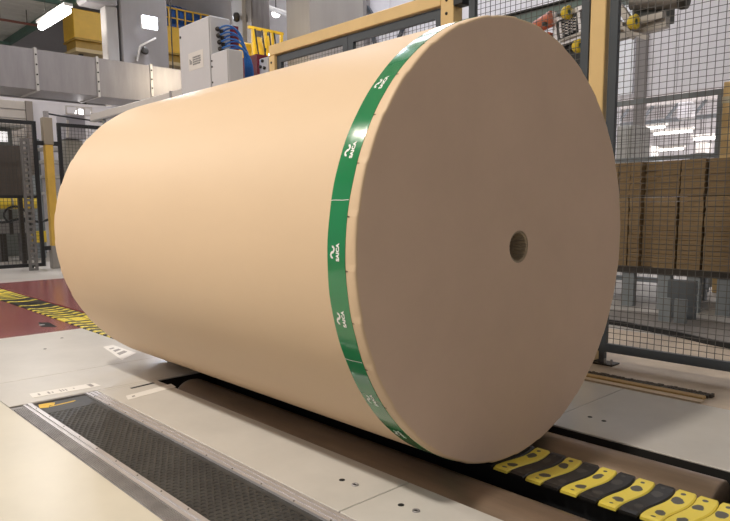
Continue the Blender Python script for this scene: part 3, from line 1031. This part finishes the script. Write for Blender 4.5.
c = onx(144, 51, -13.95)
MB().lathe([(0, -.05), (.05, -.05), (.09, .06), (.07, .08), (0, .06)], c, 'x', 16).build('horn', STEELD, o)
# yellow crane girder along Y
XG = -18.0
y0 = onx(63, 30, XG-.8).y
zt_, zm_, zl_ = onx(85, 10, XG).z, onx(85, 39, XG).z, onx(85, 49, XG).z
o = empty('crane_girder', (XG-.4, 7, zl_), 'yellow box girder of an overhead crane crossing behind the pillars', 'crane girder')
MB().box((XG-.8, y0, zm_), (XG, 9.95, zt_), .02).build('web', YCRANE, o)
MB().box((XG-.85, y0, zm_-.05), (XG+.06, 9.95, zm_-.002)).build('flange', YDARK, o)
MB().box((XG-.75, y0+.05, zl_), (XG-.05, 9.95, zm_-.052)).build('lower_web', YDARK, o)
MB().box((XG-.85, y0, zl_-.10), (XG+.06, 9.95, zl_-.002)).build('bottom_flange', mat('pale_girder_flange', (.55, .42, .22), .5), o)
for yy in (y0+.2, 6.3):
    MB().box((XG-.3, yy, 0), (XG-.2, yy+.1, zl_-.10)).build('runway_post', STEELD, o)
# handrail and blue hoist motor on the girder
zr = zt_
for k in range(9):
    yy = 7.6+k*.27
    MB().bar((XG-.1, yy, zr), (XG-.1, yy, zr+.55), .04, .04).build('rail_post', YCRANE, o)
MB().bar((XG-.1, 7.5, zr+.56), (XG-.1, 9.9, zr+.56), .04, .04).build('handrail', YCRANE, o)
MB().bar((XG-.1, 7.5, zr+.28), (XG-.1, 9.9, zr+.28), .03, .03).build('handrail', YCRANE, o)
o2 = empty('hoist_motor', (XG-.4, 8.6, zr), 'blue hoist motor on the crane girder behind the grey cabinet', 'motor')
MB().lathe([(0, -1.1), (.26, -1.1), (.30, -1.05), (.30, .1), (.24, .15), (.24, 1.0), (0, 1.02)], (XG-.45, 8.75, zr+.42), 'y', 24).build('housing', BLUEM, o2)
for k in range(8):
    MB().lathe([(.29, -.012), (.325, -.012), (.325, .012), (.29, .012)], (XG-.45, 7.75+k*.13, zr+.42), 'y', 24, closed=True).build('cooling_fin', BLUEM, o2)
MB().box((XG-.65, 7.9, zr), (XG-.25, 9.6, zr+.16)).build('base', BLUEM, o2)
# round column
c0, c1 = ony(231, 30, 6.0), ony(250, 30, 6.0)
o = empty('round_column', ((c0.x+c1.x)/2, 6.0, 0), 'grey column behind the blue hoses', 'pillar')
MB().box((c0.x, 6.0, 0), (c1.x-.22, 6.6, 8.9), .05).build('shaft', CONC, o)
MB().box((c1.x-.22, 6.05, 0), (c1.x, 6.5, 8.9), .02).build('steel_edge', mat('worn_steel_edge', (.20, .18, .17), .4, metal=.6, var=.4, vscale=3, stretch=(3, 3, .4)), o)
c = ony(238, 18, 5.96)
MB().lathe([(0, -.09), (.06, -.06), (.075, .03), (.05, .09), (0, .10)], (c.x, 5.92, c.z), 'z', 14).build('bell', STEELD, o)
# big pillar
c0, c1 = ony(286, 20, 6.0), ony(309, 20, 6.0)
o = empty('concrete_pillar', ((c0.x+c1.x)/2, 6.8, 0), 'massive board marked concrete pillar above the yellow beam', 'pillar')
yb = onx(364, 20, c1.x).y
MB().box((c0.x, 6.0, 0), (c1.x, yb, 8.9), .02).build('shaft', CONC, o)
# wall braces right of it
o = empty('wall_brace', (-8.5, 9.7, 0), 'dark steel diagonal braces in front of the grey back wall', 'brace')
for (p0, p1) in (((363, 0), (378, 24)), ((378, 60), (372, 30)), ((414, 8), (418, -8)), ((398, 40), (404, 26))):
    a, b = ony(*p0, 9.9), ony(*p1, 9.9)
    MB().bar(a, b, .07, .07).build('strut', ANTHR, o)
c = ony(368, 20, 9.9)
MB().box((c.x-.18, 9.83, 0), (c.x, 9.97, 8.9)).build('stanchion', CONCD, o)
# pale pipe and bulb near the round column
o = empty('pale_pipe', (-10.8, 7, 5), 'pale sloping pipe above the yellow machine between two pillars', 'pipe')
a, b = ony(240, -2, 7.6), ony(292, 16, 7.6)
MB().tube([a, b], .06, 10).build('pipe', WHITEP, o)
MB().tube([b+Vector((.1, 0, 0)), (b.x+.1, 7.6, 0)], .05, 8).build('stand', STEELD, o)
MB().tube([b-Vector((.02, 0, 0)), b+Vector((.12, 0, 0))], .055, 8).build('elbow', STEELD, o)
c = ony(276, 13.5, 8.5)
o = empty('bulb_lamp', c, 'small round white lamp high between two pillars', 'lamp')
MB().lathe([(0, .10), (.08, .06), (.11, 0), (.08, -.07), (0, -.10)], c, 'z', 16).build('globe', TUBE, o)
MB().tube([c+Vector((0, 0, .1)), (c.x, c.y, 8.88)], .012, 6).build('cord', STEELD, o)

# yellow machine between columns
YM = 5.2
o = empty('yellow_machine', (-9.6, YM+.4, 0), 'bright yellow machine with hoses and a rail behind the portal frame', 'machine')
ya_ = mat('bright_yellow_paint', (.85, .55, .03), .4, var=.25, vscale=7)
XY = ony(249, 27, YM).x
zrl = ony(249, 27, YM).z
yend = onx(283, 33, XY).y
MB().bar((XY, YM-.02, zrl), (XY, yend, zrl), .045, .045).build('top_rail', ya_, o)
for px in (253, 265, 272, 281):
    c = onx(px, 32, XY)
    MB().bar((XY, c.y, 0), (XY, c.y, zrl-.022), .05, .05).build('rail_post', ya_, o)
for px, hh in ((257, 38), (268, 37)):
    c = onx(px, hh, XY-.35)
    MB().lathe([(0, c.z), (.09, c.z), (.11, c.z-.18), (.21, c.z-.5), (.21, 1.0), (0, 1.0)], (XY-.35, c.y, 0), 'z', 20).build('tank', ya_, o)
for px in (255, 262, 269, 274):
    c = onx(px, 33, XY+.06)
    MB().tube([(XY+.06, c.y+q_*.028, zrl-.03-.55*math.sin(q_*PI/9)-.015*q_) for q_ in range(9)], .014, 8).build('hose', BLACKM, o)
MB().box((XY-.7, YM, 0), (XY-.06, yend, 1.0)).build('skid', STEELD, o)
MB().box((XY-.95, YM-.1, 1.0), (XY-.62, yend, onx(262, 45, XY-.62).z), .03).build('hood', ya_, o)
ld = bpy.data.lights.new('machine_spot', 'POINT'); ld.energy = 60; ld.color = (1, .85, .6); ld.shadow_soft_size = .1
c = ony(273, 55, YM-.35)
lo = bpy.data.objects.new('machine_spot', ld); lo.location = c+Vector((0, -.12, .05)); col.objects.link(lo)
o = empty('work_lamp', c, 'small lit work lamp in front of the yellow machine', 'lamp')
MB().lathe([(0, .05), (.06, .03), (.075, 0), (.06, -.03), (0, -.05)], c, 'z', 14).build('bulb', TUBE, o)
MB().tube([(c.x, c.y, c.z-.05), (c.x, c.y, 0)], .015, 8).build('stand', STEELD, o)

# ------------------------------------------------------------------ grey cabinet with blue hoses
YC = 2.0
cx1 = ony(209.6, 15, YC).x; cx0 = ony(179.6, 26, YC).x; cz1 = ony(209.6, 15, YC).z
o = empty('control_cabinet', ((cx0+cx1)/2, YC+.12, 0), 'tall light grey control cabinet with a nameplate and blue hoses', 'cabinet')
MB().box((cx0, YC, 1.75), (cx1, YC+.25, cz1), .008).build('body', CAB, o)
dr = MB().box((cx0+.006, YC-.016, 1.80), (cx1-.006, YC-.001, cz1-.012), .005).build('door', CAB, o)
for zz in (cz1-.12, 2.15):
    MB().lathe([(0, -.024), (.014, -.024), (.014, -.016)], (cx0+.04, YC, zz), 'y', 10).build('lock', STEELD, dr)
a, b = ony(188, 52, YC-.02), ony(203, 68, YC-.02)
zc_ = (a.z+b.z)/2-.005
npx = a.x; npx1 = b.x+.01
pl = MB().box((npx, YC-.019, zc_-.095), (npx1, YC-.0165, zc_+.095), .001).build('nameplate', LABEL, o)
wn = npx1-npx
mb = MB()
ib = YC-.0195
for rz in range(4):
    x_ = npx+wn*.30
    while x_ < npx+wn*.80:
        wq = random.uniform(.012, .03)
        mb.box((x_, ib, zc_-.045+rz*.024), (min(x_+wq, npx+wn*.83), ib+.001, zc_-.027+rz*.024))
        x_ += wq+.005
for q_ in range(3):
    mb.box((npx+wn*(.08+.06*q_), ib, zc_-.03), (npx+wn*(.12+.06*q_), ib+.001, zc_+.03-.012*q_))
mb.build('plate_print', mat('plate_ink', (.20, .20, .20), .6), pl)
MB().box((cx0-.02, YC-.005, 1.72), (cx1+.02, YC+.26, 1.748)).build('bottom_flange', CABS, o)
MB().box((cx0+.05, YC+.02, 0), (cx1-.05, YC+.24, 1.72)).build('pedestal', BLUEGREY, o)
# connectors and hoses on the +X side
for k in range(8):
    i, j = k // 2, k % 2
    yq = YC+.085+j*.05+.008*i
    zq = cz1-.13-i*.068-j*.02
    MB().lathe([(0, 0), (.024, 0), (.024, .02), (.016, .022), (.016, .05), (0, .05)], (cx1, yq, zq), 'x', 12).build('connector', STEELD, o)
    tgt = Vector((cx1+.09+.012*k, YC+.37+.006*k, cz1-.62-.02*j))
    p0 = Vector((cx1+.05, yq, zq))
    pts = []
    for s_ in range(13):
        u = s_/12
        a = p0+Vector((.20*u, .0, .02*u))
        c1_ = p0+Vector((.16, .06, .06)); c2_ = Vector((tgt.x+.06, tgt.y-.02, zq+.02))
        pts.append(p0*(1-u)**3+c1_*3*u*(1-u)**2+c2_*3*u*u*(1-u)+tgt*u**3)
    pts += [tgt+Vector((.02, .01, -.35)), tgt+Vector((.10, .02, -.7))]
    MB().tube(pts, .010, 8).build('hose', BLUEH, o)
# small junction box in front
sx0, sx1 = ony(211, 54, YC).x, ony(228, 50, YC).x
sz1 = ony(211, 54, YC).z
s = empty('junction_box', ((sx0+sx1)/2, YC+.09, 0), 'smaller light grey box attached beside the tall cabinet', 'cabinet')
MB().box((sx0+.012, YC, 1.7), (sx1, YC+.18, sz1), .006).build('body', CAB, s)
MB().box((sx0+.016, YC-.012, 1.72), (sx1-.004, YC-.001, sz1-.01), .004).build('lid', CAB, s)
for zz in (sz1-.08, sz1-.14, 2.2):
    MB().lathe([(0, -.018), (.011, -.018), (.011, -.012)], (sx0+.035, YC, zz), 'y', 8).build('screw', STEELD, s)
MB().box((sx0+.05, YC+.02, 0), (sx1-.05, YC+.16, 1.7)).build('pedestal', BLUEGREY, s)
# wine red machine frame behind
o = empty('red_machine_frame', (cx1+.3, YC+.5, 0), 'wine red machine frame behind the grey cabinets', 'machine frame')
c = onx(236, 60, cx1+.02)
MB().box((cx1-.08, YC+.265, 0), (cx1+.03, YC+.335, cz1-.07)).build('upright', WINE, o)
a, b = ony(243, 58, YC+.75), ony(256, 60, YC+.75)
MB().box((a.x-.5, YC+.75, a.z-.35), (b.x+.02, YC+.95, a.z)).build('crossbeam', WINE, o)
MB().box((a.x, YC+.78, 0), (a.x+.12, YC+.92, a.z-.35)).build('leg', WINE, o)
a, b = ony(259, 59, YC+.5), ony(268, 73, YC+.5)
o = empty('valve_block', ((a.x+b.x)/2, YC+.5, 0), 'pale metal valve block beside the red frame', 'valve')
MB().box((a.x, YC+.5, b.z-.2), (b.x, YC+.62, a.z), .008).build('body', CAB, o)
for (px, py) in ((261, 67), (265, 68), (263, 61)):
    c = ony(px, py, YC+.5)
    MB().lathe([(0, -.02), (.018, -.02), (.018, 0)], (c.x, YC+.5, c.z), 'y', 10).build('port', STEELD, o)
a2, b2 = ony(269, 63, YC+.52), ony(275, 72, YC+.52)
MB().box((a2.x, YC+.52, b2.z-.2), (b2.x, YC+.62, a2.z), .006).build('solenoid', WINE, o)
MB().box((a.x+.05, YC+.52, 0), (a.x+.13, YC+.60, b.z-.2)).build('stand', STEELD, o)
# white cable duct leading away from the cabinet
a, b = ony(85, 115, 2.1), ony(180, 94.5, 2.1)
a.x = -8.93
o = empty('cable_duct', ((a.x+b.x)/2, 2.1, b.z), 'white cable duct running from the far fence to the grey cabinet', 'cable duct')
MB().box((a.x, 2.06, b.z-.045), (cx0-.003, 2.14, b.z+.045), .004).build('trunking', WHITEP, o)
MB().box((a.x, 2.052, b.z-.062), (cx0-.003, 2.148, b.z-.048)).build('tray', CABS, o)
xq = ony(174, 96, 2.1).x
MB().box((xq-.02, 2.05, b.z-.06), (xq+.02, 2.15, b.z+.055)).build('strap', ALUD, o)
for xq in (a.x+.4, a.x+1.9):
    MB().box((xq, 2.08, 0), (xq+.04, 2.12, b.z-.062)).build('support', BLUEGREY, o)

# ------------------------------------------------------------------ right background
# cardboard bundles on a low conveyor
YB = 3.6
o = empty('bundle_conveyor', (-.9, YB+.4, 0), 'low grey roller conveyor carrying the cardboard bundles', 'conveyor')
zb = .335
MB().box((-3.2, YB-.02, zb-.05), (.9, YB+.03, zb-.002)).build('side_rail', STEELD, o)
MB().box((-3.2, YB+.77, zb-.05), (.9, YB+.82, zb-.002)).build('side_rail', STEELD, o)
for k in range(26):
    xq = -3.1+k*.155
    MB().tube([(xq, YB+.03, zb-.032), (xq, YB+.77, zb-.032)], .028, 10).build('roller', ALUD, o)
for px in (628, 664, 693, 724):
    c = ony(px, 290, YB)
    for yy in (YB-.01, YB+.74):
        MB().box((c.x-.05, yy, 0), (c.x+.05, yy+.06, zb-.05)).build('leg', BLUEGREY, o)
bm_cache = []
for v_ in range(4):
    mb = MB()
    z = 0
    H = 1.0
    ns = 15
    for s_ in range(ns):
        dx, dy = random.uniform(-.006, .006), random.uniform(-.012, .012)
        mb.box((-.5+dx*2, -.5+dy, s_/ns+.004), (.5+dx*2, .5+dy, (s_+1)/ns))
    bm_cache.append(mb.mesh('cardboard_bundle', CARD))
edges = [(-3.2, .0)]
pxs = [560, 580, 598, 614, 626, 638, 652, 676, 702, 735, 770]
xsb = [ony(px, 220, YB).x for px in pxs]
zr1 = ony(700, 196, YB).z
cnt = 0
words = ['leftmost', 'second', 'third', 'fourth', 'fifth', 'sixth', 'seventh', 'eighth', 'ninth', 'tenth']
for i in range(len(xsb)-1):
    g_ = .012 if i > 5 else .006
    for lay, (z0, z1) in enumerate(((zb, zr1-.008), (zr1+.008, 1.21))):
        dpt = .72 if i > 3 else .6
        off = random.uniform(0, .03) + (.05 if i in (5,) else 0)
        b_ = bpy.data.objects.new('cardboard_bundle', bm_cache[(i*2+lay) % 4])
        col.objects.link(b_)
        b_.scale = (xsb[i+1]-xsb[i]-g_*1.6, dpt, z1-z0)
        b_.location = ((xsb[i]+xsb[i+1])/2, YB+.03+off+dpt/2, z0)
        tag(b_, '%s cardboard bundle from the left in the %s layer behind the mesh fence' % (words[i], 'lower' if lay == 0 else 'upper'), 'cardboard bundle', 'cardboard bundles behind the right fence')
        if lay == 1: b_.location.z = zr1+.003
        if lay == 0: b_.scale.z = zr1-zb-.004
# blue grey guard shoe at the floor
a, b = onz(657, 325), onz(686, 328)
o = empty('guard_bracket', ((a.x+b.x)/2, a.y, 0), 'blue grey sheet metal bracket on the floor below the bundles', 'bracket')
yq = (a.y+b.y)/2
MB().box((a.x, yq, 0), (a.x+.085, yq+.02, .20), .003).build('plate', BLUEGREY, o)
MB().box((b.x-.085, yq, 0), (b.x, yq+.02, .20), .003).build('plate', BLUEGREY, o)
MB().box((a.x+.0, yq+.021, 0), (b.x, yq+.18, .012)).build('base', BLUEGREY, o)
MB().box((a.x-.02, yq+.18, 0), (b.x-.02, yq+.24, .31), .003).build('back_plate', mat('dark_blue_grey', (.10, .115, .13), .5), o)
# dark curved kerb plate on the floor behind the fence
pts_f = [onz(px, py) for px, py in ((598, 322), (625, 326), (650, 331), (680, 337), (705, 343), (735, 349), (770, 354))]
pts_b = [onz(px, py) for px, py in ((598, 312), (625, 314), (650, 316), (680, 319), (705, 323), (735, 328), (770, 333))]
o = empty('floor_mat', (pts_f[3].x, pts_f[3].y, 0), 'grey raised floor plate with a dark edge beyond the fence', 'floor plate')
poly = [(p_.x, p_.y) for p_ in pts_f]+[(p_.x, p_.y) for p_ in reversed(pts_b)]
MB().prism(poly, .0005, .030).build('plate', mat('grey_plate', (.23, .21, .195), .5, var=.2), o)
poly = [(p_.x+.01, p_.y-.03) for p_ in pts_f]+[(p_.x, p_.y-.002) for p_ in reversed(pts_f)]
MB().prism(poly, .0005, .034).build('edge', BLACKM, o)
# rear fence
YR = 5.0
rz = ony(665, 98, YR).z
px_ = ony(718, 100, YR).x
fen = empty('rear_mesh_fence', (-2, YR, 0), 'lower dark mesh fence with a short yellow post behind the cardboard bundles', 'fence')
fence_panel(fen, (-3.6, YR), (px_+.05, YR), .05, rz+.02, fr=.05, fd=.04, wx=.05, wz=.05, wr=.0016, m=BLUEGREY, mids=(ony(665, 158, YR).z,), feet=(.02, .98))
po = MB().box((px_+.06, YR-.05, 0), (px_+.16, YR+.05, ony(722, 83, YR).z), .006).build('post', YPOST, fen)
zz = ony(722, 101, YR).z
MB().box((px_+.053, YR-.057, zz-.03), (px_+.167, YR+.057, zz+.03)).build('clamp', mat('pale_clamp', (.6, .55, .4), .5), po)
# grey machine column left in the back
a, b = ony(617, 126, 6.4), ony(631, 160, 6.4)
o = empty('grey_cabinet', ((a.x+b.x)/2, 6.7, 0), 'grey cabinet behind the rear fence right of the roll', 'cabinet')
MB().box((a.x, 6.4, .1), (b.x, 6.9, a.z), .01).build('body', mat('soft_grey', (.48, .48, .47), .5), o)
MB().box((a.x+.03, 6.43, 0), (b.x-.03, 6.87, .1)).build('plinth', STEELD, o)
MB().box((a.x+.02, 6.385, a.z-.9), (b.x-.02, 6.399, a.z-.03), .004).build('door', mat('soft_grey', (.48, .48, .47), .5), o)
# roof truss in the back room
o = empty('steel_truss', (-5, 11.5, 2.5), 'grey steel girder with bracing above the back room lamps', 'truss')
yt = 11.5
a, b = ony(640, 106, yt), ony(724, 97, yt)
zt1 = a.z
c = ony(680, 118, yt)
MB().box((-9, yt, zt1-.02), (5, yt+.12, zt1+.10)).build('top_chord', WHITEP, o)
MB().box((-9, yt, c.z-.05), (5, yt+.12, c.z+.02)).build('bottom_chord', BLUEGREY, o)
for k in range(28):
    xq = -9+k*.5
    MB().bar((xq, yt+.06, c.z), (xq+.25, yt+.06, zt1-.02), .05, .05).build('brace', BLUEGREY, o)
for xq in (-8.5, 4.5):
    MB().box((xq, yt, 0), (xq+.15, yt+.12, c.z-.05)).build('stanchion', BLUEGREY, o)
a, b = ony(679, 103, 11.3), ony(691, 118, 11.3)
o = empty('white_box', ((a.x+b.x)/2, 11.4, b.z), 'white square housing fixed on the back room girder', 'box')
MB().box((a.x, 11.25, b.z), (b.x, 11.495, a.z), .01).build('housing', mat('white_housing', (.85, .85, .88), .4), o)
MB().box((a.x+.03, 11.24, b.z+.03), (b.x-.03, 11.249, a.z-.03)).build('lid', mat('white_housing', (.85, .85, .88), .4), o)
# low machines in the back room
for (p0, p1, yy, m_, lab) in (((637, 146), (651, 200), 13.5, BLUEGREY, 'dark low machine in the back room left of the tube lamps'),
                              ((690, 143), (704, 200), 14.5, STEELD, 'dark narrow machine in the back room below the right tube lamp')):
    a, b = ony(*p0, yy), ony(*p1, yy)
    o = empty('back_room_machine', ((a.x+b.x)/2, yy+.3, 0), lab, 'machine')
    MB().box((a.x, yy, 0), (b.x, yy+.6, a.z-.25), .02).build('body', m_, o)
    MB().box((a.x+.08, yy+.1, a.z-.25), (b.x-.08, yy+.5, a.z), .02).build('hood', WHITEP, o)

# ------------------------------------------------------------------ gripper with suction cups
YG = 3.3
def gp(px, py, y=YG): return ony(px, py, y)
o = empty('suction_gripper', gp(600, 20), 'aluminium suction gripper frame with yellow cups and springs behind the mesh', 'gripper')
APROF = mat('dusty_profile', (.42, .39, .36), .4, metal=.5, var=.2)
A = lambda p0, p1, w_=.035, y=YG, nm='profile', m_=APROF: MB().bar(gp(*p0, y), gp(*p1, y), w_, w_).build(nm, m_, o)
A((554, 12), (557, 44), m_=ALU)
A((555, 21), (592, 3), m_=ALU)
A((557, 45), (600, 29), .045, m_=ALU)
A((560, 41), (600, 26), .02, YG-.03)
A((579, 10), (581, 33), .025, m_=ALU)
A((560, 22), (562, 38), .02, m_=ALU)
A((596, 42), (668, 22), .075, YG+.05)
A((600, 33), (664, 15), .05, YG-.0)
A((608, 30), (665, 14), .045, YG+.02)
A((612, -4), (634, 27), .05, YG-.03)
A((605, 2), (628, 33), .025, YG-.05)
A((630, 33), (648, 38), .03, YG-.08)
A((626, 28), (634, 38), .03, YG-.08)
A((585, 55), (593, 60), .03)
for (px, py, yo) in ((565.5, 13, -.05), (576.5, 46.5, -.05), (632, 22.5, -.10)):
    c = gp(px, py, YG+yo)
    cup = MB().lathe([(.022, .035), (.050, .040), (.056, .03), (.046, .012), (.052, 0), (.040, -.02), (.024, -.03)], c, 'x', 20).build('suction_cup', YCUP, o)
    MB().lathe([(0, .022), (.021, .022), (.024, .034)], c, 'x', 14).build('cup_centre', GREENB, cup)
    MB().tube([(c.x-.02, c.y, c.z), (c.x-.07, c.y, c.z)], .012, 8).build('stem', STEELD, cup)
    MB().bar((c.x-.06, c.y, c.z), (c.x-.06, YG+.03, c.z), .02, .02).build('bracket', STEELD, cup)
for (px, py) in ((563, 30), (567, 28), (571, 26), (575, 23.5)):
    c = gp(px, py, YG-.01)
    pts = [(c.x+.016*math.cos(q_*.9), c.y+.016*math.sin(q_*.9), c.z+.06-.0032*q_) for q_ in range(36)]
    MB().tube(pts, .0042, 6).build('spring', mat('bright_spring', (.8, .8, .8), .25, metal=.8), o)
a, b = gp(558, 46, YG+.12), gp(592, 50, YG+.12)
MB().box((a.x, YG+.08, b.z-.25), (b.x+.05, YG+.25, a.z+.25)).build('carriage', BLACKM, o)
mb = MB()
a, b = gp(537, 27, YG-.02), gp(553, 18, YG-.02)
MB().tube([a+(a-b)*.3, a, b], [.05, .055, .065], 16).build('actuator', ORANGE, o)
c = gp(548, 33, YG)
MB().box((c.x-.06, YG-.04, c.z-.10), (c.x+.04, YG+.05, c.z-.0), .01).build('actuator_block', ORANGE, o)
c = gp(545, 24, YG-.08)
MB().lathe([(0, -.02), (.018, -.02), (.018, .02)], c, 'y', 10).build('bolt', STEELD, o)
a, b = gp(632, 3, YG+.1), gp(680, 1, YG+.1)
MB().tube([a, b], .055, 16).build('motor', mat('grey_brown_motor', (.20, .18, .16), .4, metal=.4), o)
MB().lathe([(0, 0), (.062, 0), (.066, .01), (.066, .05), (.05, .06), (0, .06)], b, 'x', 20).build('motor_cap', STEELD, o)
a, b = gp(635, -8, YG+.15), gp(666, 20, YG+.15)
MB().box((a.x, YG+.12, b.z), (b.x, YG+.3, a.z+.3)).build('gearbox', mat('dark_olive', (.05, .055, .05), .5), o)
a = gp(600, 0, YG+.2)
MB().box((a.x-.08, YG+.16, a.z-.2), (a.x+.08, YG+.30, 6.54)).build('hanger_column', STEELD, o)
# teal beam
a, b = ony(455, 27, 4.2), ony(592, -2, 4.2)
zt_ = ony(530, 16, 4.2).z
o = empty('teal_gantry_beam', ((a.x+b.x)/2, 4.2, zt_), 'grey teal gantry beam behind the mesh above the roll rim', 'beam')
MB().box((a.x, 4.2, zt_-.06), (1.2, 4.4, zt_+.045), .008).build('web', TEAL, o)
MB().box((a.x, 4.15, zt_+.047), (1.2, 4.45, zt_+.06)).build('flange', STEELD, o)
for xq in (a.x+.02, 1.0):
    MB().box((xq, 4.22, 0), (xq+.15, 4.38, zt_-.06)).build('gantry_leg', TEAL, o)
